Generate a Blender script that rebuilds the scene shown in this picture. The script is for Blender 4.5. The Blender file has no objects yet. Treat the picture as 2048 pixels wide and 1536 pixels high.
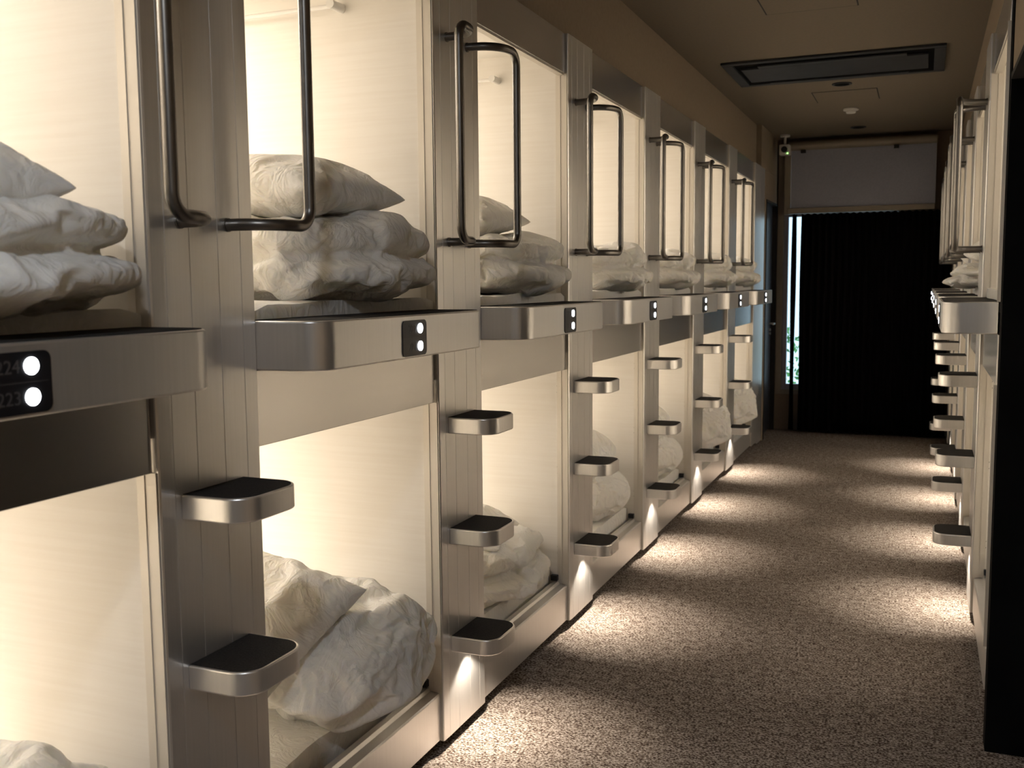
import bpy, bmesh, math, random
from mathutils import Vector, Matrix, noise
random.seed(7)
sc = bpy.context.scene
COL = sc.collection
# ------------------------------------------------------------------ camera
F_PX = 1996.9
YAW, PITCH, ROLL = (math.radians(a) for a in (22.415, 5.788, -0.502))
fw = Vector((-math.sin(YAW)*math.cos(PITCH), math.cos(YAW)*math.cos(PITCH), -math.sin(PITCH)))
rt = Vector((math.cos(YAW), math.sin(YAW), 0)); up = rt.cross(fw)
R_ = rt*math.cos(ROLL) + up*math.sin(ROLL); U_ = -rt*math.sin(ROLL) + up*math.cos(ROLL)
cam = bpy.data.objects.new('camera', bpy.data.cameras.new('camera')); COL.objects.link(cam)
m = Matrix((R_, U_, -fw)).transposed().to_4x4(); m.translation = (0, 0, 1.374)
cam.matrix_world = m
cam.data.sensor_width = 36; cam.data.lens = 36*F_PX/2048; cam.data.clip_start = .02
cam.data.dof.use_dof = True; cam.data.dof.focus_distance = 3.0; cam.data.dof.aperture_fstop = 7.0
sc.camera = cam
# ------------------------------------------------------------------ world + exposure
sc.view_settings.view_transform = 'Standard'; sc.view_settings.look = 'None'
sc.view_settings.gamma = 1; sc.view_settings.use_curve_mapping = False
sc.view_settings.exposure = 1.4
w = bpy.data.worlds.new('world'); sc.world = w; w.use_nodes = True
bg = w.node_tree.nodes['Background']; bg.inputs[0].default_value = (.62, .86, 1, 1); bg.inputs[1].default_value = .6
try:
    sc.cycles.use_light_tree = True; sc.cycles.max_bounces = 8; sc.cycles.diffuse_bounces = 5
    sc.cycles.sample_clamp_indirect = 4.0; sc.cycles.caustics_reflective = False; sc.cycles.caustics_refractive = False
except Exception: pass
# lamp strengths; the last is the added fill lamp
P_UP, P_LOW, P_SPOT, P_FILL = 4.4, 3.8, 4.8, 6.5
WARM = (1, .925, .84)
# ------------------------------------------------------------------ dimensions (metres)
XL, XR = -1.263, .205          # front planes of the left and right rows
PB, YL, YR, W = 1.125, 1.395, 3.190, .296
REC, RW = .012, .043           # panels / upper wall sit this far behind the post fronts
Z_LT, Z_LB = 1.301, 1.199      # ledge top / bottom
Z_PT, Z_PB, Z_FB, Z_HB, Z_C = 2.302, .036, 1.038, 2.156, 2.635
Z_CU, Z_SILL = 2.240, .180
DEPTH = 2.0
YB = 9.45                      # back wall
# ------------------------------------------------------------------ materials
def new_mat(n):
    mt = bpy.data.materials.new(n); mt.use_nodes = True
    return mt, mt.node_tree, mt.node_tree.nodes['Principled BSDF']
def setp(b, col, rough, metal=0, spec=None):
    b.inputs['Base Color'].default_value = (*col, 1); b.inputs['Roughness'].default_value = rough
    b.inputs['Metallic'].default_value = metal
    if spec is not None: b.inputs['Specular IOR Level'].default_value = spec
def noisy(n, c1, c2, rough, metal=0, scale=(1, 1, 1), ns=8, bump=0, detail=4, spec=None, rv=0):
    mt, nt, b = new_mat(n); setp(b, c1, rough, metal, spec)
    tc = nt.nodes.new('ShaderNodeTexCoord'); mp = nt.nodes.new('ShaderNodeMapping'); mp.inputs['Scale'].default_value = scale
    no = nt.nodes.new('ShaderNodeTexNoise'); no.inputs['Scale'].default_value = ns; no.inputs['Detail'].default_value = detail
    cr = nt.nodes.new('ShaderNodeValToRGB'); cr.color_ramp.elements[0].color = (*c1, 1); cr.color_ramp.elements[1].color = (*c2, 1)
    cr.color_ramp.elements[0].position = .35; cr.color_ramp.elements[1].position = .65
    nt.links.new(tc.outputs['Object'], mp.inputs['Vector']); nt.links.new(mp.outputs['Vector'], no.inputs['Vector'])
    nt.links.new(no.outputs['Fac'], cr.inputs['Fac']); nt.links.new(cr.outputs['Color'], b.inputs['Base Color'])
    if rv:
        mr = nt.nodes.new('ShaderNodeMapRange'); mr.inputs['To Min'].default_value = rough-rv; mr.inputs['To Max'].default_value = rough+rv
        nt.links.new(no.outputs['Fac'], mr.inputs['Value']); nt.links.new(mr.outputs['Result'], b.inputs['Roughness'])
    if bump:
        bp = nt.nodes.new('ShaderNodeBump'); bp.inputs['Strength'].default_value = bump; bp.inputs['Distance'].default_value = .01
        nt.links.new(no.outputs['Fac'], bp.inputs['Height']); nt.links.new(bp.outputs['Normal'], b.inputs['Normal'])
    return mt
M = {}
M['alu'] = noisy('satin_aluminium', (.89, .88, .865), (.92, .91, .895), .34, .86, (30, 30, .6), 6, rv=.04)
M['panel'] = noisy('brushed_panel', (.77, .76, .75), (.79, .78, .77), .24, .93, (1, .5, 14), 4)
M['edge'] = noisy('bright_aluminium', (.80, .78, .74), (.84, .82, .78), .30, .9, (10, 10, 1), 4)
M['rail'] = noisy('grey_steel_tube', (.20, .19, .18), (.23, .22, .205), .34, .95, (4, 4, 4), 5)
M['felt'] = noisy('black_felt', (.012, .011, .010), (.03, .027, .024), .95, 0, (1, 1, 1), 260, .5)
M['lam'] = noisy('cream_laminate', (.855, .815, .75), (.88, .845, .785), .42, 0, (.8, .8, 26), 5, detail=6, spec=.3)
M['white'] = noisy('white_plastic', (.80, .78, .74), (.84, .82, .78), .45, 0, ns=4)
M['trim'] = noisy('cream_trim', (.74, .69, .61), (.78, .73, .65), .4, .2, ns=4)
M['cloth'] = noisy('white_cotton', (.92, .895, .84), (.94, .915, .865), .85, 0, (1, 1, 1), 300, .08, spec=.15)
nt = M['cloth'].node_tree; tc = nt.nodes.new('ShaderNodeTexCoord'); mp = nt.nodes.new('ShaderNodeMapping'); mp.inputs['Scale'].default_value = (1, 1.0, .55)
wr_ = nt.nodes.new('ShaderNodeTexNoise'); wr_.inputs['Scale'].default_value = 11; wr_.inputs['Detail'].default_value = 3; wr_.inputs['Distortion'].default_value = 1.6
rg = nt.nodes.new('ShaderNodeMath'); rg.operation = 'PINGPONG'; rg.inputs[1].default_value = .12
b2 = nt.nodes.new('ShaderNodeBump'); b2.inputs['Strength'].default_value = .42; b2.inputs['Distance'].default_value = .05
nt.links.new(tc.outputs['Object'], mp.inputs['Vector']); nt.links.new(mp.outputs['Vector'], wr_.inputs['Vector']); nt.links.new(wr_.outputs['Fac'], rg.inputs[0]); nt.links.new(rg.outputs[0], b2.inputs['Height'])
cb = nt.nodes['Principled BSDF']; old = cb.inputs['Normal'].links[0].from_node; nt.links.new(b2.outputs['Normal'], old.inputs['Normal'])
cb = M['cloth'].node_tree.nodes['Principled BSDF']; cb.inputs['Subsurface Weight'].default_value = .35; cb.inputs['Subsurface Radius'].default_value = (1, .85, .6); cb.inputs['Subsurface Scale'].default_value = .05
M['black'] = noisy('black_plastic', (.012, .012, .014), (.018, .018, .02), .3, 0, ns=5)
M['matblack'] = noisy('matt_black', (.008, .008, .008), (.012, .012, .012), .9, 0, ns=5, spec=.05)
M['digit'] = noisy('grey_lettering', (.075, .07, .072), (.085, .08, .082), .5, 0, ns=5)
M['wall'] = noisy('brown_wall', (.300, .235, .165), (.325, .255, .18), .8, 0, (1, 1, 1), 60, .05)
M['ceil'] = noisy('brown_ceiling', (.20, .165, .12), (.215, .175, .125), .85, 0, (1, 1, 1), 60, .03)
M['door'] = noisy('dark_door', (.045, .047, .06), (.055, .057, .07), .35, .1, ns=3)
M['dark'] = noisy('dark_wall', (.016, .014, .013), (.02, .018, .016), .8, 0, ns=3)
M['curtain'] = noisy('black_curtain', (.006, .005, .005), (.009, .0075, .0075), .95, 0, (1, 1, .1), 40, spec=.05)
M['blind'] = noisy('grey_blind', (.40, .41, .49), (.44, .45, .53), .8, 0, (1, 1, 1), 90)
M['frame'] = noisy('window_frame', (.30, .29, .34), (.34, .33, .38), .4, .5, ns=6)
M['tan'] = noisy('tan_frame', (.33, .28, .22), (.36, .31, .24), .5, .2, ns=6)
M['ac'] = noisy('dark_grille', (.016, .018, .021), (.024, .026, .03), .6, 0, ns=10)
M['leaf'] = noisy('green_leaf', (.05, .22, .05), (.2, .5, .15), .6, 0, ns=9)
def glow(n, col, s):
    mt, nt, b = new_mat(n); b.inputs['Base Color'].default_value = (*col, 1)
    b.inputs['Emission Color'].default_value = (*col, 1); b.inputs['Emission Strength'].default_value = s; return mt
M['led'] = glow('white_button_glow', (.93, .95, 1), 5.0)
M['green'] = glow('green_led', (.25, 1, .15), 3.0)
M['lens'] = glow('step_lamp_lens', (1, .88, .7), 6.0)
M['lamp'] = glow('capsule_lamp_diffuser', (1, .86, .68), 2.0)
mt, nt, b = new_mat('clear_glass'); setp(b, (.95, .98, 1), .02); b.inputs['Transmission Weight'].default_value = 1; b.inputs['IOR'].default_value = 1.05; M['glass'] = mt
# carpet: light and dark loops
mt, nt, b = new_mat('speckled_carpet'); setp(b, (.3, .26, .22), .95, spec=.1)
tc = nt.nodes.new('ShaderNodeTexCoord'); n1 = nt.nodes.new('ShaderNodeTexNoise'); n1.inputs['Scale'].default_value = 125; n1.inputs['Detail'].default_value = 3; n1.inputs['Roughness'].default_value = .65
mp = nt.nodes.new('ShaderNodeMapping'); mp.inputs['Scale'].default_value = (1, 1.25, 1)
cr = nt.nodes.new('ShaderNodeValToRGB'); e = cr.color_ramp.elements
e[0].position = .40; e[0].color = (.07, .045, .038, 1); e[1].position = .61; e[1].color = (.64, .575, .53, 1)
x = cr.color_ramp.elements.new(.49); x.color = (.29, .235, .19, 1)
n2 = nt.nodes.new('ShaderNodeTexNoise'); n2.inputs['Scale'].default_value = 30; n2.inputs['Detail'].default_value = 2
ad = nt.nodes.new('ShaderNodeMath'); ad.operation = 'MULTIPLY_ADD'; ad.inputs[1].default_value = .25
sb = nt.nodes.new('ShaderNodeMath'); sb.operation = 'SUBTRACT'; sb.inputs[1].default_value = .125
bp = nt.nodes.new('ShaderNodeBump'); bp.inputs['Strength'].default_value = .7; bp.inputs['Distance'].default_value = .006
L_ = nt.links.new
L_(tc.outputs['Object'], mp.inputs['Vector']); L_(mp.outputs['Vector'], n1.inputs['Vector']); L_(mp.outputs['Vector'], n2.inputs['Vector'])
L_(n2.outputs['Fac'], ad.inputs[0]); L_(n1.outputs['Fac'], ad.inputs[2]); L_(ad.outputs[0], sb.inputs[0]); L_(sb.outputs[0], cr.inputs['Fac'])
L_(cr.outputs['Color'], b.inputs['Base Color']); L_(n1.outputs['Fac'], bp.inputs['Height']); L_(bp.outputs['Normal'], b.inputs['Normal'])
M['carpet'] = mt
# ------------------------------------------------------------------ mesh helpers
class MB:
    def __init__(s, sx=1): s.v = []; s.f = []; s.sx = sx
    def box(s, u0, u1, v0, v1, z0, z1):
        k = len(s.v)
        s.v += [(s.sx*u, v, z) for z in (z0, z1) for v in (v0, v1) for u in (u0, u1)]
        s.f += [tuple(k+i for i in q) for q in ((0, 2, 3, 1), (4, 5, 7, 6), (0, 1, 5, 4), (2, 6, 7, 3), (0, 4, 6, 2), (1, 3, 7, 5))]
        return s
    def prism(s, pts, z0, z1):
        k = len(s.v); n = len(pts)
        s.v += [(s.sx*u, v, z0) for u, v in pts] + [(s.sx*u, v, z1) for u, v in pts]
        s.f += [tuple(k+i for i in range(n))[::-1], tuple(k+n+i for i in range(n))]
        s.f += [(k+i, k+(i+1) % n, k+n+(i+1) % n, k+n+i) for i in range(n)]
        return s
    def xzprism(s, pts, v0, v1):          # outline in (u,z), run along v
        k = len(s.v); n = len(pts)
        s.v += [(s.sx*u, v0, z) for u, z in pts] + [(s.sx*u, v1, z) for u, z in pts]
        s.f += [tuple(k+i for i in range(n)), tuple(k+n+i for i in range(n))[::-1]]
        s.f += [(k+i, k+n+i, k+n+(i+1) % n, k+(i+1) % n) for i in range(n)]
        return s
    def vzprism(s, pts, u0, u1):          # outline in (v,z), run along u
        k = len(s.v); n = len(pts)
        s.v += [(s.sx*u0, v, z) for v, z in pts] + [(s.sx*u1, v, z) for v, z in pts]
        s.f += [tuple(k+i for i in range(n)), tuple(k+n+i for i in range(n))[::-1]]
        s.f += [(k+i, k+n+i, k+n+(i+1) % n, k+(i+1) % n) for i in range(n)]
        return s
    def tube(s, pts, r, n=16):
        P = [Vector((s.sx*p[0], p[1], p[2])) for p in pts]; k = len(s.v)
        T = [(P[min(i+1, len(P)-1)]-P[max(i-1, 0)]).normalized() for i in range(len(P))]
        a = Vector((0, 0, 1)) if abs(T[0].z) < .8 else Vector((1, 0, 0)); nrm = (a-T[0]*a.dot(T[0])).normalized()
        for i, p in enumerate(P):
            nrm = (nrm-T[i]*nrm.dot(T[i])).normalized(); bn = T[i].cross(nrm)
            for j in range(n):
                c, d = math.cos(2*math.pi*j/n), math.sin(2*math.pi*j/n); s.v.append(tuple(p+nrm*c*r+bn*d*r))
        for i in range(len(P)-1):
            for j in range(n): s.f.append((k+i*n+j, k+i*n+(j+1) % n, k+(i+1)*n+(j+1) % n, k+(i+1)*n+j))
        s.f.append(tuple(k+j for j in range(n))[::-1]); s.f.append(tuple(k+(len(P)-1)*n+j for j in range(n)))
        return s
    def build(s, name, mat, parent=None, bevel=0, smooth=False, loc=None):
        me = bpy.data.meshes.new(name); me.from_pydata(s.v, [], s.f)
        bm = bmesh.new(); bm.from_mesh(me); bmesh.ops.recalc_face_normals(bm, faces=bm.faces[:]); bm.to_mesh(me); bm.free()
        me.materials.append(M[mat])
        if smooth or bevel:
            for p in me.polygons: p.use_smooth = True
        o = bpy.data.objects.new(name, me); COL.objects.link(o)
        if parent: o.parent = parent
        if loc: o.location = loc
        if bevel:
            b = o.modifiers.new('bevel', 'BEVEL'); b.width = bevel; b.segments = 3; b.limit_method = 'ANGLE'; b.angle_limit = math.radians(40); b.harden_normals = False
        if smooth or bevel:
            try: me.set_sharp_from_angle(angle=math.radians(35))
            except Exception: pass
        return o
def fillet(pts, rads, n=10):
    P = [Vector(p) for p in pts]; out = [P[0]]
    for i in range(1, len(P)-1):
        a = (P[i-1]-P[i]).normalized(); b = (P[i+1]-P[i]).normalized(); r = rads[i-1]
        th = a.angle(b); t = r/math.tan(th/2); c = P[i]+(a+b).normalized()*(r/math.sin(th/2))
        s0 = P[i]+a*t-c; s1 = P[i]+b*t-c; ph = s0.angle(s1)
        for k in range(n+1):
            out.append(c+(s0*math.sin((1-k/n)*ph)+s1*math.sin(k/n*ph))/math.sin(ph))
    out.append(P[-1]); return out
def round_plan(u0, u1, v0, v1, r, n=9):   # corners rounded on the u1 side
    pts = [(u0, v0)]
    pts += [(u1-r+r*math.cos(a), v0+r+r*math.sin(a)) for a in [-math.pi/2+math.pi/2*k/n for k in range(n+1)]]
    pts += [(u1-r+r*math.cos(a), v1-r+r*math.sin(a)) for a in [math.pi/2*k/n for k in range(n+1)]]
    pts += [(u0, v1)]; return pts
def round_rect(a0, a1, b0, b1, r, n=6):
    out = []
    for cx, cy, s in ((a1-r, b1-r, 0), (a0+r, b1-r, 1), (a0+r, b0+r, 2), (a1-r, b0+r, 3)):
        out += [(cx+r*math.cos(s*math.pi/2+math.pi/2*k/n), cy+r*math.sin(s*math.pi/2+math.pi/2*k/n)) for k in range(n+1)]
    return out
def circle(cx, cy, r, n=28): return [(cx+r*math.cos(2*math.pi*k/n), cy+r*math.sin(2*math.pi*k/n)) for k in range(n)]
def tag(o, label=None, cat=None, group=None, kind=None):
    if label: o['label'] = label
    if cat: o['category'] = cat
    if group: o['group'] = group
    if kind: o['kind'] = kind
    return o
def empty(name, loc):
    o = bpy.data.objects.new(name, None); COL.objects.link(o); o.location = loc; o.empty_display_size = .1; return o
def copy_tree(o, loc=None, parent=None):
    c = o.copy(); COL.objects.link(c); c.parent = parent
    if loc: c.location = loc
    for ch in list(o.children): copy_tree(ch, None, c)
    return c
def struct(mb, name, mat, bevel=0, parent=None, label=None):
    o = mb.build(name, mat, parent, bevel)
    if not parent: o['kind'] = 'structure'
    if label: o['label'] = label
    return o
# ------------------------------------------------------------------ room shell
struct(MB().box(-3.6, 2.6, -2.6, YB+.3, -.08, 0), 'floor', 'carpet', label='beige and brown speckled carpet floor')
struct(MB().box(-3.6, 2.6, -2.6, YB+.3, Z_C, Z_C+.12), 'ceiling', 'ceil', label='dark brown ceiling of the corridor')
wl = MB().box(XL-RW-.06, XL-RW, -2.4, YL+6*PB+W, Z_PT+.001, Z_C)
struct(wl, 'wall_left', 'wall', label='brown wall above the left row of capsules')
wl = MB()
wl.box(XL-.10, XL, YL+6*PB+W, YB, Z_PT+.001, Z_C).box(XL-.10, XL, 8.66, YB, 2.06, Z_PT)
wl.box(XL-.10, XL, 8.66, 8.745, 0, 2.06).box(XL-.10, XL, 9.40, YB, 0, 2.06)
struct(wl, 'wall_left_end', 'wall', label='brown wall around the dark door, past the left row')
wl = MB()
wl.box(-3.5, -3.4, -2.6, YB+.2, 0, Z_C).box(-3.4, XL-.1, 8.75, 8.80, 0, Z_C)  # first box: unseen outer wall, added to block the sky light
wl.box(XL-RW-.01, XL-RW, -2.4, YL-PB, 0, Z_PT)
struct(wl, 'wall_left_blocker', 'wall')
struct(MB().box(XR+RW, XR+RW+.06, YR, YB, Z_PT+.001, Z_C), 'wall_right', 'wall', label='brown wall above the right row of capsules')
wr = MB()
wr.box(XR, XR+.09, -2.4, YR-.085, 1.93, Z_C).box(XR, XR+.09, -2.4, 1.6, 0, 1.93)
struct(wr, 'wall_right_near', 'wall', label='brown wall over the dark doorway at the right edge')
struct(MB().box(2.4, 2.5, -2.6, YB+.2, 0, Z_C), 'wall_right_blocker', 'wall')  # unseen, added outside the right row to keep sky light out
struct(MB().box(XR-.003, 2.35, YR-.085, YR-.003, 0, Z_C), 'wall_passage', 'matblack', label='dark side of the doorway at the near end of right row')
fr = MB().box(-3.5, 2.5, -2.5, -2.4, 0, Z_C)
struct(fr, 'wall_front', 'wall')
WX0, WX1, WZ0, WZ1 = -1.235, -.20, .375, 2.56
bk = MB().box(-3.5, WX0-.02, YB, YB+.1, 0, Z_C).box(WX1+.02, 2.5, YB, YB+.1, 0, Z_C).box(WX0-.02, WX1+.02, YB, YB+.1, 0, WZ0-.03).box(WX0-.02, WX1+.02, YB, YB+.1, WZ1, Z_C)
struct(bk, 'wall_back', 'wall', label='brown end wall of the corridor around the window')
# end window
z1 = 1.975
wf = MB().box(WX0-.02, WX0+.035, YB-.035, YB+.02, WZ0-.045, WZ1).box(WX1-.035, WX1+.02, YB-.035, YB+.02, WZ0-.045, WZ1)
wf.box(WX0+.035, WX1-.035, YB-.035, YB+.02, WZ0-.045, WZ0).box(WX0+.035, WX1-.035, YB-.035, YB+.02, WZ1-.04, WZ1)
win = struct(wf, 'window_1', 'tan', .003, label='tall end window mostly hidden by the black curtain')
s = MB()
for a, c in ((WX0+.037, WX0+.075), (WX0+.50, WX0+.54), (WX1-.075, WX1-.037)): s.box(a, c, YB-.015, YB+.03, WZ0+.002, WZ1-.042)
s.box(WX0+.075, WX1-.075, YB-.015, YB+.03, WZ0+.002, WZ0+.05).box(WX0+.075, WX1-.075, YB-.015, YB+.03, z1-.03, z1+.03)
sash = s.build('sash', 'frame', win, .003); sash['label'] = 'bluish metal window sash'
MB().box(WX0+.075, WX1-.075, YB+.005, YB+.010, WZ0+.05, WZ1-.042).build('pane', 'glass', win)
# skirting plinths under both rows
struct(MB().box(XL-.12, XL-.055, -2.4, YL+6*PB+W+.25, 0, .05), 'baseboard_left', 'matblack', label='black recessed plinth under the left row')
struct(MB().box(XR+.055, XR+.12, YR, YB, 0, .05), 'baseboard_right', 'matblack', label='black recessed plinth under the right row')
# door at the far end of the left wall
d = struct(MB().box(XL-.075, XL-.035, 8.765, 9.385, .01, 2.04), 'door_1', 'door', .003, label='dark door at the far left end of the corridor')
MB().box(XL-.09, XL+.006, 8.745, 8.765, 0, 2.06).box(XL-.09, XL+.006, 9.385, 9.405, 0, 2.06).box(XL-.09, XL+.006, 8.765, 9.385, 2.04, 2.06).build('door_frame', 'dark', d)
MB().tube(fillet([(XL-.036, 9.30, .985), (XL+.012, 9.30, .985), (XL+.012, 9.19, .985)], [.012]), .009).build('door_handle', 'edge', d, smooth=True)
for z in (.93, .895): MB().vzprism(circle(9.30, z, .013), XL-.036, XL-.022).build('door_lock', 'edge', d)
for z in (1.78, .30): MB().box(XL-.036, XL-.020, 8.766, 8.785, z-.05, z+.05).build('door_hinge', 'edge', d)
# doorway in the right wall
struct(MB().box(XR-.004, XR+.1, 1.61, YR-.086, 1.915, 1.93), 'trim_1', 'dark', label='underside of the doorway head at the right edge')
# ------------------------------------------------------------------ ceiling fittings
def ceil_thing(name, loc, label, cat, group=None): return tag(empty(name, loc), label, cat, group)
a = ceil_thing('air_conditioner', (-.535, 6.35, Z_C), 'long dark ceiling air conditioner grille set into the ceiling', 'air conditioner')
f = MB(); X0, X1, Y0, Y1 = -.605, .605, -.365, .365
f.box(X0, X1, Y0, Y0+.05, -.014, -.001).box(X0, X1, Y1-.05, Y1, -.014, -.001).box(X0, X0+.06, Y0+.05, Y1-.05, -.014, -.001).box(X1-.06, X1, Y0+.05, Y1-.05, -.014, -.001)
f.build('frame', 'ac', a, .003)
MB().box(X0+.06, X1-.06, Y0+.05, Y1-.05, -.004, -.001).build('backing', 'matblack', a)
MB().box(X0+.09, X1-.09, -.20, .20, -.020, -.006).build('intake_panel', 'ac', a, .004)
for yy, sgn in ((-.262, 1), (.262, -1)):
    MB().box(X0+.2, X1-.2, yy-.032, yy+.032, -.026, -.018).build('air_vane', 'ac', a, .002)
for i, (hx, hy, sz) in enumerate(((-.53, 4.80, .42), (-.54, 7.38, .42))):
    t = ceil_thing('access_hatch', (hx, hy, Z_C), ('nearer' if i == 0 else 'farther')+' square access hatch flush in the brown ceiling', 'hatch', 'ceiling access hatches')
    g = MB(); h = sz/2
    for q in ((-h, h, -h, -h+.006), (-h, h, h-.006, h), (-h, -h+.006, -h, h), (h-.006, h, -h, h)): g.box(*q, -.002, -.0005)
    g.build('rim', 'dark', t); MB().box(-h+.007, h-.007, -h+.007, h-.007, -.003, -.0005).build('lid', 'ceil', t)
for i, (hx, hy) in enumerate(((-.535, 6.93), (-.55, 8.92))):
    t = ceil_thing('downlight', (hx, hy, Z_C), ('round unlit downlight behind the air conditioner grille' if i == 0 else 'small unlit downlight near the end wall, past the smoke detector'), 'downlight', 'unlit ceiling downlights')
    g = MB(); c0, c1 = circle(0, 0, .062, 32), circle(0, 0, .048, 32)
    for k in range(32):
        k2 = (k+1) % 32; g.prism([c0[k], c0[k2], c1[k2], c1[k]], -.006, -.0005)
    g.build('ring', 'ac', t); MB().prism(circle(0, 0, .047), -.003, -.0005).build('bulb_recess', 'matblack', t)
t = ceil_thing('smoke_detector', (-.545, 7.95, Z_C), 'round pale smoke detector on the ceiling between two downlights', 'smoke detector')
MB().prism(circle(0, 0, .055), -.014, -.0005).build('base', 'white', t, .003); MB().prism(circle(0, 0, .035), -.034, -.0145).build('sensor', 'white', t, .006)
# security camera
t = tag(empty('security_camera', (-1.165, 9.12, Z_C)), 'small pale square security camera hanging from ceiling at far left corner', 'camera')
MB().prism(circle(0, 0, .042), -.018, -.0005).build('mount', 'white', t, .003)
MB().tube([(0, 0, -.018), (0, 0, -.085)], .010).build('arm', 'white', t, smooth=True)
bd = MB().box(-.045, .045, -.05, .05, -.175, -.085).build('body', 'white', t, .008)
g = MB(); g.v = []; 
c = circle(0, -.13, .026)
k = len(g.v); g.v = [(x_, -.060, z_) for x_, z_ in c]+[(x_, -.049, z_) for x_, z_ in c]; n = len(c)
g.f = [tuple(range(n)), tuple(range(n, 2*n))[::-1]]+[(i, n+i, n+(i+1) % n, (i+1) % n) for i in range(n)]
g.build('lens', 'black', bd)
MB().box(.024, .032, -.053, -.049, -.168, -.160).build('indicator_light', 'green', bd)
# roller blind over the top of the end window
t = tag(empty('roller_blind', (-.56, YB-.12, 1.96)), 'half lowered grey roller blind above the black curtain', 'blind')
MB().tube([(-.60, 0, .60), (.62, 0, .60)], .040, 20).build('tube', 'tan', t, smooth=True)
for xx in (-.47, .3): MB().box(xx-.02, xx+.02, -.05, .03, .535, .56).build('bracket', 'dark', t)
MB().box(-.574, .62, .004, .010, .055, .585).build('fabric', 'blind', t)
MB().box(-.60, .62, -.018, .022, .005, .055).build('bottom_bar', 'tan', t, .004)
MB().box(-.63, -.575, -.01, .03, -.0, .62).build('side_channel', 'tan', t, .003)
# blackout curtains
def curtain(x0, x1, y, z0, z1, nf, amp, name, label):
    g = MB(); n = nf*12; r = 10
    for j in range(r+1):
        z = z0+(z1-z0)*j/r
        for i in range(n+1):
            u = i/n; ph = u*nf*2*math.pi
            yy = y+amp*math.sin(ph)+amp*.3*math.sin(ph*.37+j*.15)
            g.v.append((x0+(x1-x0)*u+.004*math.sin(j*.7+u*9), yy, z+(.006*math.cos(ph) if j == r else 0)))
    for j in range(r):
        for i in range(n): q = j*(n+1)+i; g.f.append((q, q+1, q+n+2, q+n+1))
    o = g.build(name, 'curtain', smooth=True); md = o.modifiers.new('thick', 'SOLIDIFY'); md.thickness = .002
    return tag(o, label, 'curtain', 'black curtains at the end window')
curtain(-1.035, .19, YB-.165, .02, 1.955, 22, .018, 'curtain', 'wide black blackout curtain closing the end of the corridor')
curtain(-1.115, -1.075, YB-.15, .02, 1.955, 2, .012, 'curtain', 'narrow gathered strip of black curtain at left of the end window')
# hedge outside the window
g = MB(); rnd = random.Random(3)
for i in range(1500):
    c = Vector((rnd.uniform(-2.6, -.2), rnd.uniform(11.0, 11.5), rnd.uniform(-.4, .90))); c.z -= .12*math.sin(c.x*9)**2
    a1 = Vector((rnd.gauss(0, 1), rnd.gauss(0, 1), rnd.gauss(0, 1))).normalized(); b1 = a1.orthogonal().normalized(); s_ = rnd.uniform(.025, .05)
    k = len(g.v); g.v += [tuple(c-a1*s_), tuple(c+b1*s_*.5), tuple(c+a1*s_), tuple(c-b1*s_*.5)]; g.f.append((k, k+1, k+2, k+3))
tag(g.build('hedge', 'leaf'), 'green leafy hedge outside the end window', 'hedge')
# ------------------------------------------------------------------ ladder posts
def tube_handle(sx, v_att, v_bar):
    ub = .102; z0, z1 = 1.491, 2.061
    p = fillet([(-.002, v_att, z0), (ub, v_att, z0), (ub, v_bar, z0), (ub, v_bar, z1), (ub, v_att, z1), (-.002, v_att, z1)], [.086, .038, .038, .086], 12)
    return MB(sx).tube(p, .0120, 18)
SPOT = {}
def step_lamp(sx, x, y):
    lo = bpy.data.objects.new('step_lamp', SPOT[sx]); COL.objects.link(lo)
    lo.location = (x+sx*.040, y+.148, .336-.060); lo.rotation_euler = (0, math.radians(12*-sx), 0)
def make_post(sx, x, y, ladder=True, cut=False):
    root = empty('ladder_post' if ladder else 'end_post', (x, y, 0))
    pts = [(-.050, .0032), (-.0055, .0032), (-.0055, 0), (-.003, 0), (-.001, .0035), (0, .0345)]
    for gv in (.039, .104, .185, .254): pts += [(0, gv-.0011), (-.002, gv-.0006), (-.002, gv+.0006), (0, gv+.0011)]
    pts += [(0, W-.003), (-.003, W), (-.050, W)]
    if cut: pts = [(-.050, .0032), (-.0055, .0032), (-.0055, 0), (-.003, 0), (0, .006), (0, .150), (-.050, W)]
    MB(sx).prism(pts, Z_PB, Z_PT).build('upright', 'alu', root)
    e_ = MB(sx).box(-.050, -.006, 0, .003, Z_PB, Z_PT).build('edge_strip', 'trim', root)
    if not ladder: return root
    for zt in (.988, .661, .336):
        st = MB(sx).prism(round_plan(-.0005, .143, .053, .243, .052), zt-.047, zt).build('step', 'alu', root, .0035)
        MB(sx).prism(round_plan(.0005, .1375, .0585, .2375, .0465), zt-.003, zt+.0008).build('tread_pad', 'felt', st)
        if zt < .4:
            lh = MB(sx).prism(circle(.040, .148, .024), zt-.054, zt-.0475).build('lamp_housing', 'black', st)
            # lens faces the floor
            MB(sx).prism(circle(.040, .148, .015), zt-.0555, zt-.0542).build('lamp_lens', 'lens', st)
            ld = bpy.data.lights.new('step_lamp', 'SPOT'); ld.energy = P_SPOT; ld.color = (1, .86, .70); ld.spot_size = math.radians(118); ld.spot_blend = .35; ld.shadow_soft_size = .012
            SPOT[sx] = ld
    h1 = tube_handle(sx, .080, -.054).build('handrail', 'rail', root, smooth=True)
    h2 = tube_handle(sx, .216, .350).build('handrail', 'rail', root, smooth=True)
    for h, va in ((h1, .080), (h2, .216)):
        for z in (1.491, 2.061):
            c_ = circle(va, z, .0135); MB(sx).vzprism(c_, .0002, .004).build('rail_flange', 'rail', h)
    return root
ORD = ['nearest', 'second', 'third', 'fourth', 'fifth', 'sixth', 'seventh']
GP = 'ladder posts between the capsules'
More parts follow.
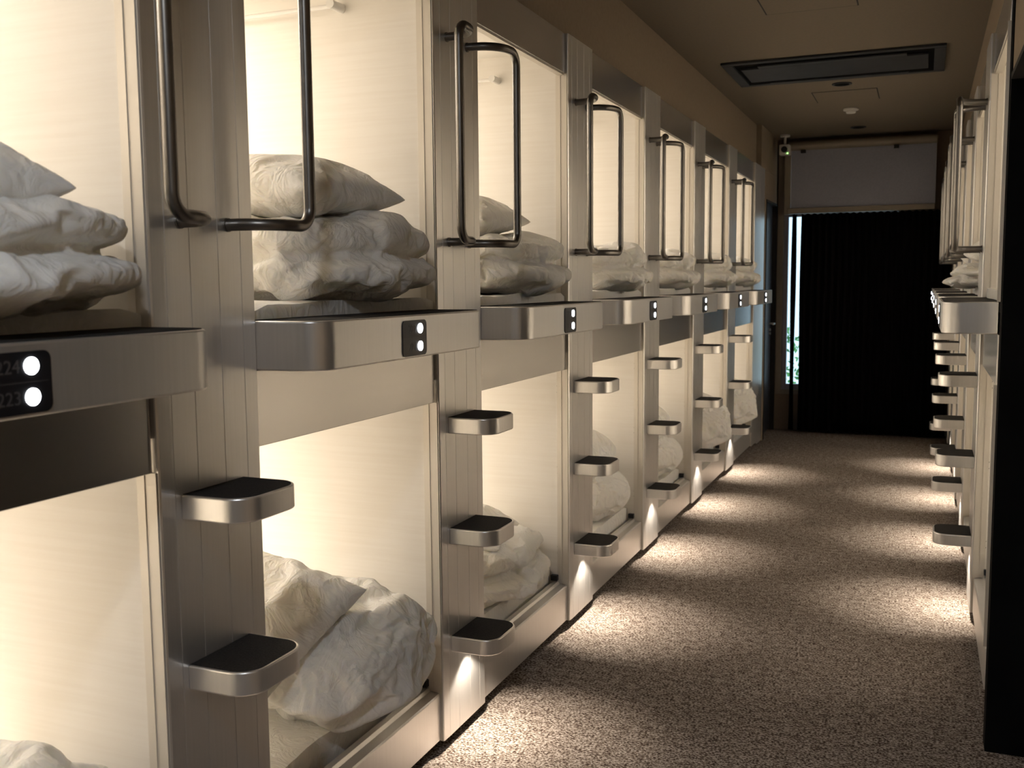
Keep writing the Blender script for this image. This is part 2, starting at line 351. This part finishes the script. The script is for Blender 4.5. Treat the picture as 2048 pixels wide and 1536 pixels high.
p0 = make_post(1, XL, YL)
for i in range(6):
    o = p0 if i == 0 else copy_tree(p0, (XL, YL+i*PB, 0))
    step_lamp(1, XL, YL+i*PB)
    tag(o, ['grooved aluminium ladder post nearest the camera, handrails cut off by the top edge', 'second ladder post of the left row, just past capsules 222 and 221', 'third ladder post of the left row', 'fourth ladder post of the left row', 'fifth ladder post of the left row', 'sixth and last ladder post with steps in the left row'][i], 'ladder post', GP)
tag(make_post(1, XL, YL+6*PB, False), 'plain aluminium post without steps ending the left row', 'post')
p1 = make_post(-1, XR, YR+PB)
for i in range(4):
    o = p1 if i == 0 else copy_tree(p1, (XR, YR+(i+1)*PB, 0))
    step_lamp(-1, XR, YR+(i+1)*PB)
    tag(o, ['nearest', 'second', 'third', 'farthest'][i]+' ladder post with steps in the right row', 'ladder post', GP)
tag(make_post(-1, XR+.008, YR, False, True), 'plain bright edged post at the near end of the right row beside dark doorway', 'post')
tag(make_post(-1, XR, YR+5*PB, False), 'plain post at the far end of the right row beside the curtain', 'post')
o = MB().box(XL-.05, XL, YL+6*PB+W+.002, 8.655, .012, Z_PT).build('end_panel', 'alu', None, .003); tag(o, 'plain narrow aluminium end panel between the left row and the dark door', 'pillar')  # flat end panel closing the left row, not a standing pillar
# ------------------------------------------------------------------ capsules
VN, VF = W, PB      # opening between post far edge and next post near edge
def text_part(txt, size, mat, parent, origin, sx):
    cu = bpy.data.curves.new('t', 'FONT'); cu.body = txt; cu.size = size; cu.extrude = .0003
    ob = bpy.data.objects.new('t', cu); COL.objects.link(ob)
    dg = bpy.context.evaluated_depsgraph_get(); me = bpy.data.meshes.new_from_object(ob.evaluated_get(dg)); bpy.data.objects.remove(ob)
    for v in me.vertices:
        x_, y_, z_ = v.co; v.co = (origin[0]+z_*sx, origin[1]+sx*x_, origin[2]+y_)
    me.materials.clear(); me.materials.append(M[mat]); o = bpy.data.objects.new('room_number', me); COL.objects.link(o); o.parent = parent; return o
def capsule_lamp(sx, root, z, power, u):
    MB(sx).box(u-.41, u+.41, (VN+VF)/2-.11, (VN+VF)/2+.11, z, z+.012).build('lamp_diffuser', 'lamp', root, .003)
CAPL = {}
LU_ = -1.30
def capsule_light(sx, x, y, z, power, u=LU_):
    k = (round(z, 2), sx)
    if k not in CAPL:
        ld = bpy.data.lights.new('capsule_lamp', 'AREA'); ld.shape = 'RECTANGLE'; ld.size = .80; ld.size_y = .20; ld.energy = power; ld.color = WARM; CAPL[k] = ld
    lo = bpy.data.objects.new('capsule_lamp', CAPL[k]); COL.objects.link(lo)
    lo.location = (x+sx*u, y+(VN+VF)/2, z-.004)
def shell(sx, root, z0, zc, trimz):
    uf = -.0505; ub = -DEPTH
    MB(sx).box(ub, -.0505, VF, VF+.012, z0, zc).build('side_wall', 'lam', root)
    MB(sx).box(ub, -.0505, VN-.012, VN, z0, zc).build('side_wall', 'lam', root)
    MB(sx).box(ub-.012, ub, VN, VF, z0, zc).build('back_wall', 'lam', root)
    MB(sx).box(ub, -REC-.004, VN-.012, VF+.012, zc, zc+.012).build('ceiling_panel', 'lam', root)
    MB(sx).box(ub, -REC-.004, VN-.012, VF+.012, z0-.03, z0).build('deck', 'trim', root)
    for a_, c_ in ((VF-.0035, VF), (VN, VN+.0035)):
        MB(sx).box(-.0505, -.006, a_, c_, trimz[0], trimz[1]).box(-.034, -.031, a_-.002 if a_ > .6 else a_, c_ if a_ > .6 else c_+.002, trimz[0], trimz[1]).build('jamb_trim', 'trim', root)
def upper(sx, x, y):
    r = empty('sleeping_capsule', (x, y, 0)); shell(sx, r, Z_LT-.004, Z_CU, (Z_LT, Z_HB))
    MB(sx).box(-REC-.006, -REC, VN, VF, Z_HB, Z_PT).build('header_panel', 'panel', r, .0015)
    MB(sx).box(-REC-.03, -REC-.0065, VN, VF, Z_HB-.006, Z_HB+.01).build('header_lip', 'trim', r)
    lg = MB(sx).prism(round_plan(-REC, .152, VN+.001, VF-.006, .060, 12), Z_LB, Z_LT).build('entry_ledge', 'alu', r, .004)
    MB(sx).prism(round_plan(-.16, .146, VN+.007, VF-.012, .054, 12), Z_LT-.003, Z_LT+.001).build('ledge_mat', 'felt', lg)
    np_ = MB(sx).vzprism(round_rect(.636, .755, 1.2045, 1.2885, .012), .1515, .1545).build('number_panel', 'black', r)
    MB(sx).box(.1544, .1549, .642, .749, 1.2465, 1.2475).build('dividing_line', 'digit', np_)
    for z in (1.2685, 1.2265): MB(sx).vzprism(circle(.7215, z, .0118), .1544, .1560).build('call_button', 'led', np_)
    rail = MB(sx).tube([(-1.25, VF-.035, 2.150), (-.285, VF-.035, 2.150)], .0065, 12).build('hanging_rail', 'white', r, smooth=True)
    for uu in (-.288, -1.25):
        g = MB(sx); g.tube([(uu, VF-.062, 2.150), (uu, VF, 2.150)], .013, 16); g.build('rail_knob', 'white', rail, smooth=True)
    capsule_lamp(sx, r, Z_CU-.012, P_UP, LU_)
    return r
def lower(sx, x, y):
    r = empty('sleeping_capsule', (x, y, 0)); shell(sx, r, Z_SILL-.02, 1.10, (Z_SILL+.005, Z_FB))
    MB(sx).box(-REC-.006, -REC, VN, VF-.004, Z_FB, Z_LB-.001).build('fascia_panel', 'panel', r, .0015)
    MB(sx).xzprism([(-REC, Z_PB+.004), (-REC, Z_SILL-.004), (-REC-.004, Z_SILL), (-REC-.030, Z_SILL+.004), (-REC-.036, Z_SILL+.014), (-REC-.052, Z_SILL+.016), (-REC-.058, Z_SILL-.01), (-REC-.058, Z_PB+.004)], VN, VF).build('sill_panel', 'alu', r, .001)
    for z in (.64, .96, .32):
        g = MB(sx)
        for dz in (-.008, .008): g.v += []; g.box(-.052, -.048, VF-.0008, VF, z+dz*1.6-.002, z+dz*1.6+.002)
        g.build('screw_heads', 'black', r)
    MB(sx).box(-.075, -.047, VF-.02, VF-.001, Z_SILL+.018, Z_SILL+.04).build('corner_bracket', 'black', r, .002)
    capsule_lamp(sx, r, 1.088, P_LOW, LU_)
    return r
GU, GLW = 'upper sleeping capsules', 'lower sleeping capsules'
NUM = {-1: ('224', '223'), 0: ('222', '221'), 1: ('220', '219')}
u0 = upper(1, XL, YL-PB); l0 = lower(1, XL, YL-PB)
WHERE = ['nearest the camera', 'second from the camera', 'third from the camera', 'fourth from the camera', 'fifth from the camera', 'sixth from the camera', 'farthest from the camera']
LU = []; LL = []
for i in range(7):
    y = YL+(i-1)*PB
    a = u0 if i == 0 else copy_tree(u0, (XL, y, 0)); b = l0 if i == 0 else copy_tree(l0, (XL, y, 0)); LU.append(a); LL.append(b)
    nm = {0: 'numbered 224 on its ledge', 1: 'numbered 222 on its ledge'}.get(i, '')
    tag(a, 'lit cream upper capsule '+(nm+', ' if nm else '')+WHERE[i]+', left row', 'sleeping capsule', GU)
    tag(b, 'lit cream lower capsule '+WHERE[i]+' in the left row', 'sleeping capsule', GLW)
for i, (a_, b_) in NUM.items():
    cap = LU[i+1]; npn = [c for c in cap.children if c.name.startswith('number_panel')][0]
    for tx, z in ((a_, 1.2600), (b_, 1.2180)): text_part(tx, .026, 'digit', npn, (.1546, .6645, z), 1)
u1 = upper(-1, XR, YR); l1 = lower(-1, XR, YR)
for i in range(5):
    y = YR+i*PB; a = u1 if i == 0 else copy_tree(u1, (XR, y, 0)); b = l1 if i == 0 else copy_tree(l1, (XR, y, 0))
    wh = (WHERE[:4]+[WHERE[6]])[i]
    tag(a, 'upper capsule '+wh+' in the right row', 'sleeping capsule', GU); tag(b, 'lower capsule '+wh+' in the right row', 'sleeping capsule', GLW)
# ------------------------------------------------------------------ bedding: cloth is crumpled by a short simulation
def rbox_into(bm, sx, sy, sz, loc, e=2.6, n=14):
    b2 = bmesh.new(); bmesh.ops.create_cube(b2, size=2); bmesh.ops.subdivide_edges(b2, edges=b2.edges[:], cuts=n, use_grid_fill=True)
    for v in b2.verts:
        d_ = v.co.normalized(); r = (abs(d_.x)**e+abs(d_.y)**e+abs(d_.z)**e)**(-1/e)
        v.co = Vector((d_.x*r*sx/2+loc[0], d_.y*r*sy/2+loc[1], d_.z*r*sz/2+loc[2]))
    me = bpy.data.meshes.new('t'); b2.to_mesh(me); b2.free(); bm.from_mesh(me); bpy.data.meshes.remove(me)
def merged(boxes, vox, name):
    bm = bmesh.new()
    for b in boxes: rbox_into(bm, *b)
    me = bpy.data.meshes.new(name); bm.to_mesh(me); bm.free(); o = bpy.data.objects.new(name, me); COL.objects.link(o)
    m_ = o.modifiers.new('r', 'REMESH'); m_.mode = 'VOXEL'; m_.voxel_size = vox; s_ = o.modifiers.new('s', 'SMOOTH'); s_.iterations = 2
    dg = bpy.context.evaluated_depsgraph_get(); me2 = bpy.data.meshes.new_from_object(o.evaluated_get(dg)); o.modifiers.clear(); o.data = me2; return o
def pillow_mesh(lx, ly, th, name, n=46):
    bm = bmesh.new(); nx = int(n*lx/ly); T = {}; B = {}
    for i in range(nx+1):
        for j in range(n+1):
            u = 2*i/nx-1; v = 2*j/n-1
            px = u*lx/2*(1-.07*(1-v*v)*abs(u)**3); py = v*ly/2*(1-.06*(1-u*u)*abs(v)**3)
            h = th/2*((1-abs(u)**3.2)*(1-abs(v)**3.4))**.5
            T[i, j] = bm.verts.new((px, py, h*1.15)); B[i, j] = T[i, j] if (i in (0, nx) or j in (0, n)) else bm.verts.new((px, py, -h*.85))
    for i in range(nx):
        for j in range(n):
            bm.faces.new((T[i, j], T[i+1, j], T[i+1, j+1], T[i, j+1])); bm.faces.new((B[i, j], B[i, j+1], B[i+1, j+1], B[i+1, j]))
    me = bpy.data.meshes.new(name); bm.to_mesh(me); bm.free(); o = bpy.data.objects.new(name, me); COL.objects.link(o); return o
def cloth(o, pressure, grow, pin, bend, seed, ns=7, frames=24):
    g = o.vertex_groups.new(name='pin')
    for v in o.data.vertices:
        n = noise.noise(v.co*ns+Vector((seed, 3, 1))); g.add([v.index], max(0.0, min(1.0, pin*(.5+2.2*n) if n > -.1 else 0.0)), 'REPLACE')
    md = o.modifiers.new('c', 'CLOTH'); s_ = md.settings; s_.quality = 5; s_.mass = .2
    s_.tension_stiffness = s_.compression_stiffness = 12; s_.shear_stiffness = 4; s_.bending_stiffness = bend
    s_.tension_damping = s_.compression_damping = 8; s_.air_damping = 3
    s_.use_pressure = True; s_.uniform_pressure_force = pressure; s_.shrink_min = grow; s_.shrink_max = grow
    s_.effector_weights.gravity = 0; s_.vertex_group_mass = 'pin'; s_.pin_stiffness = 1.0
    md.collision_settings.use_collision = False; md.collision_settings.use_self_collision = False; md.point_cache.frame_end = frames
protos = {
 'folded': merged([(.60, .66, .13, (0, 0, .068)), (.56, .64, .13, (-.02, .01, .175))], .0125, 'folded'),
 'folded2': merged([(.58, .62, .12, (.02, 0, .062)), (.55, .60, .15, (-.01, .02, .17))], .0125, 'folded2'),
 'rolled': merged([(.62, .50, .32, (0, 0, .163), 2.4)], .0125, 'rolled'),
 'rolled2': merged([(.50, .48, .20, (.02, 0, .1)), (.46, .44, .2, (-.02, .02, .26))], .0125, 'rolled2'),
 'pillow': pillow_mesh(.52, .38, .15, 'pillow'), 'pillow2': pillow_mesh(.36, .52, .15, 'pillow2', 52)}
cloth(protos['folded'], .25, -.16, .4, 1.6, 0); cloth(protos['folded2'], .25, -.17, .4, 1.6, 5)
cloth(protos['rolled'], .25, -.26, .35, 1.6, 1); cloth(protos['rolled2'], .25, -.20, .35, 1.6, 8)
cloth(protos['pillow'], .4, -.05, .5, 2, 2); cloth(protos['pillow2'], .4, -.05, .5, 2, 6)
fs, fe = sc.frame_start, sc.frame_end; sc.frame_start = 1; sc.frame_end = 24
for i in range(1, 22): sc.frame_set(i)
dg = bpy.context.evaluated_depsgraph_get(); BED = {}
for k, o in protos.items():
    me = bpy.data.meshes.new_from_object(o.evaluated_get(dg)); me.name = k
    z0 = sorted(v.co.z for v in me.vertices)[int(len(me.vertices)*.01)]
    for v in me.vertices: v.co.z = max(v.co.z-z0, 0) if not k.startswith('pillow') else v.co.z-z0
    me.materials.clear(); me.materials.append(M['cloth'])
    for p in me.polygons: p.use_smooth = True
    BED[k] = me
for o in protos.values():
    me = o.data; bpy.data.objects.remove(o); bpy.data.meshes.remove(me)
sc.frame_set(1); sc.frame_start, sc.frame_end = fs, fe
def bed(kind, name, x, y, z, rot=(0, 0, 0), sc_=(1, 1, 1), label='', cat='', group=''):
    o = bpy.data.objects.new(name, BED[kind]); COL.objects.link(o); o.location = (x, y, z); o.rotation_euler = rot; o.scale = sc_
    s_ = o.modifiers.new('s', 'SUBSURF'); s_.levels = 1; s_.render_levels = 1
    return tag(o, label, cat, group)
def mattress(sx, x, y, z0, th, uf, label, group):
    g = MB(sx); nu, nv = 40, 16; L = DEPTH+uf-.03; v0, v1 = VN+.01, VF-.01
    def top(u, v, k):
        p_ = Vector((u*4, (v+y)*4, z0)); return th*(1-.06*k)+.006*noise.noise(p_*2)+.004*noise.noise(p_*6)
    T = {}; 
    for i in range(nu+1):
        for j in range(nv+1):
            a = (i/nu)**2; u = uf-L*a; v = v0+(v1-v0)*j/nv
            ed = (i == 0)+(j in (0, nv)); zz = z0+top(u, v, 0)-(.012 if ed else 0)
            uu = u+(.010*noise.noise(Vector((v*7+y, 2, z0))) if i < 3 else 0)
            T[i, j] = len(g.v); g.v.append((sx*uu, v, zz))
    Bq = {}
    for i in range(nu+1):
        for j in range(nv+1):
            if i in (0, nu) or j in (0, nv): Bq[i, j] = len(g.v); q = g.v[T[i, j]]; g.v.append((q[0], q[1], z0+.0005))
    for i in range(nu):
        for j in range(nv): g.f.append((T[i, j], T[i+1, j], T[i+1, j+1], T[i, j+1]))
    for i in range(nu):
        for j in (0, nv): g.f.append((T[i, j], T[i+1, j], Bq[i+1, j], Bq[i, j]))
    for j in range(nv):
        for i in (0, nu): g.f.append((T[i, j], T[i, j+1], Bq[i, j+1], Bq[i, j]))
    o = g.build('mattress', 'cloth', smooth=True, loc=(x, y, 0)); return tag(o, label, 'mattress', group)
VC = (VN+VF)/2
ROW = {1: 'left', -1: 'right'}
def dress(sx, x, y, i, n, up_, far):
    capsule_light(sx, x, y, Z_CU-.012 if up_ else 1.088, (P_UP if up_ else P_LOW)*(1 if sx > 0 else .7))
    row = ROW[sx]; wh = far; lev = 'upper' if up_ else 'lower'; rn = random.Random(i*7+(3 if up_ else 0)+(50 if sx < 0 else 0))
    if up_: mz, th, uf = Z_LT+.0012, .032, -.015
    else: mz, th, uf = Z_SILL-.0195, .095, -.084
    mattress(sx, x, y, mz, th, uf, f'thin white mattress, {lev} capsule {wh}, {row} row', 'white mattresses in the capsules')
    zt = mz+th-.008
    gd, gp = 'white duvets in the capsules', 'white pillows in the capsules'
    if up_:
        kd = 'folded' if i % 2 == 0 else 'folded2'; flip = math.pi if (sx < 0) else 0
        du, dz = (-.205, .80) if sx > 0 else ((-.20, .42) if i in (1, 2) else (-.45, .7))
        if sx > 0 and i == 0: du, dz = -.15, .70
        bed(kd, 'duvet', x+sx*du, y+VC+(.085 if sx > 0 else .03), zt, (0, 0, flip+rn.uniform(-.05, .05)), (1, .88, dz), f'folded white duvet, upper capsule {wh}, {row} row', 'duvet', gd)
        if sx < 0 or i < 3: bed('pillow', 'pillow', x+sx*(du-(.05 if i < 2 or sx < 0 else .14)), y+VC+.03, zt+(.262*dz+.004 if i or sx < 0 else .145), (rn.uniform(-.05, .05), sx*.05, sx*rn.uniform(-.25, -.05)), (1, 1, .85), f'white pillow atop folded duvet, upper capsule {wh}, {row} row', 'pillow', gp)
    else:
        if i == 2 and sx > 0:
            bed('folded2', 'duvet', x-.30, y+VC+.02, zt, (0, 0, .12), (1.05, 1.05, .8), f'flat folded white duvet, lower capsule {wh}, {row} row', 'duvet', gd)
            bed('pillow', 'pillow', x-.36, y+VC, zt+.16, (.0, .05, .2), (1, 1, .9), f'white pillow on flat duvet, lower capsule {wh}, {row} row', 'pillow', gp)
        elif i in (3, 4):
            bed('rolled2', 'duvet', x+sx*(-.30 if sx > 0 else -.6), y+VC+.10, zt, (0, 0, 0 if sx > 0 else math.pi), (1, 1, 1), f'tall rolled white duvet, lower capsule {wh}, {row} row', 'duvet', gd)
        else:
            dl = -.23 if sx > 0 else -.6
            bed('rolled', 'duvet', x+sx*dl, y+VC+.09, zt, (0, 0, 0 if sx > 0 else math.pi), (1, 1.02, .80 if i or sx < 0 else .86), f'crumpled rolled white duvet, lower capsule {wh}, {row} row', 'duvet', gd)
            bed('pillow', 'pillow', x+sx*(dl-.08), y+VC-.07, zt+.245, (.46, sx*.12, sx*-.15), (1, 1, .95), f'white pillow leaning on rolled duvet, lower capsule {wh}, {row} row', 'pillow', gp)
for i in range(7):
    for up_ in (True, False): dress(1, XL, YL+(i-1)*PB, i, 7, up_, WHERE[i])
for i in range(5):
    for up_ in (True, False): dress(-1, XR, YR+i*PB, i, 5, up_, (WHERE[:4]+[WHERE[6]])[i])

t = ceil_thing('downlight', (-.20, -.20, Z_C), 'added round fill lamp above and behind the camera, out of view', 'downlight')  # invented fill lamp, out of view, added to brighten the nearest post
MB().prism(circle(0, 0, .09, 32), -.012, -.0005).build('ring', 'ac', t)
ld = bpy.data.lights.new('added_fill_lamp', 'AREA'); ld.shape = 'DISK'; ld.size = .16; ld.energy = P_FILL; ld.color = (.88, .93, 1)  # added cool fill light for the near posts
lo = bpy.data.objects.new('added_fill_lamp', ld); COL.objects.link(lo); lo.location = (-.20, -.20, Z_C-.016)
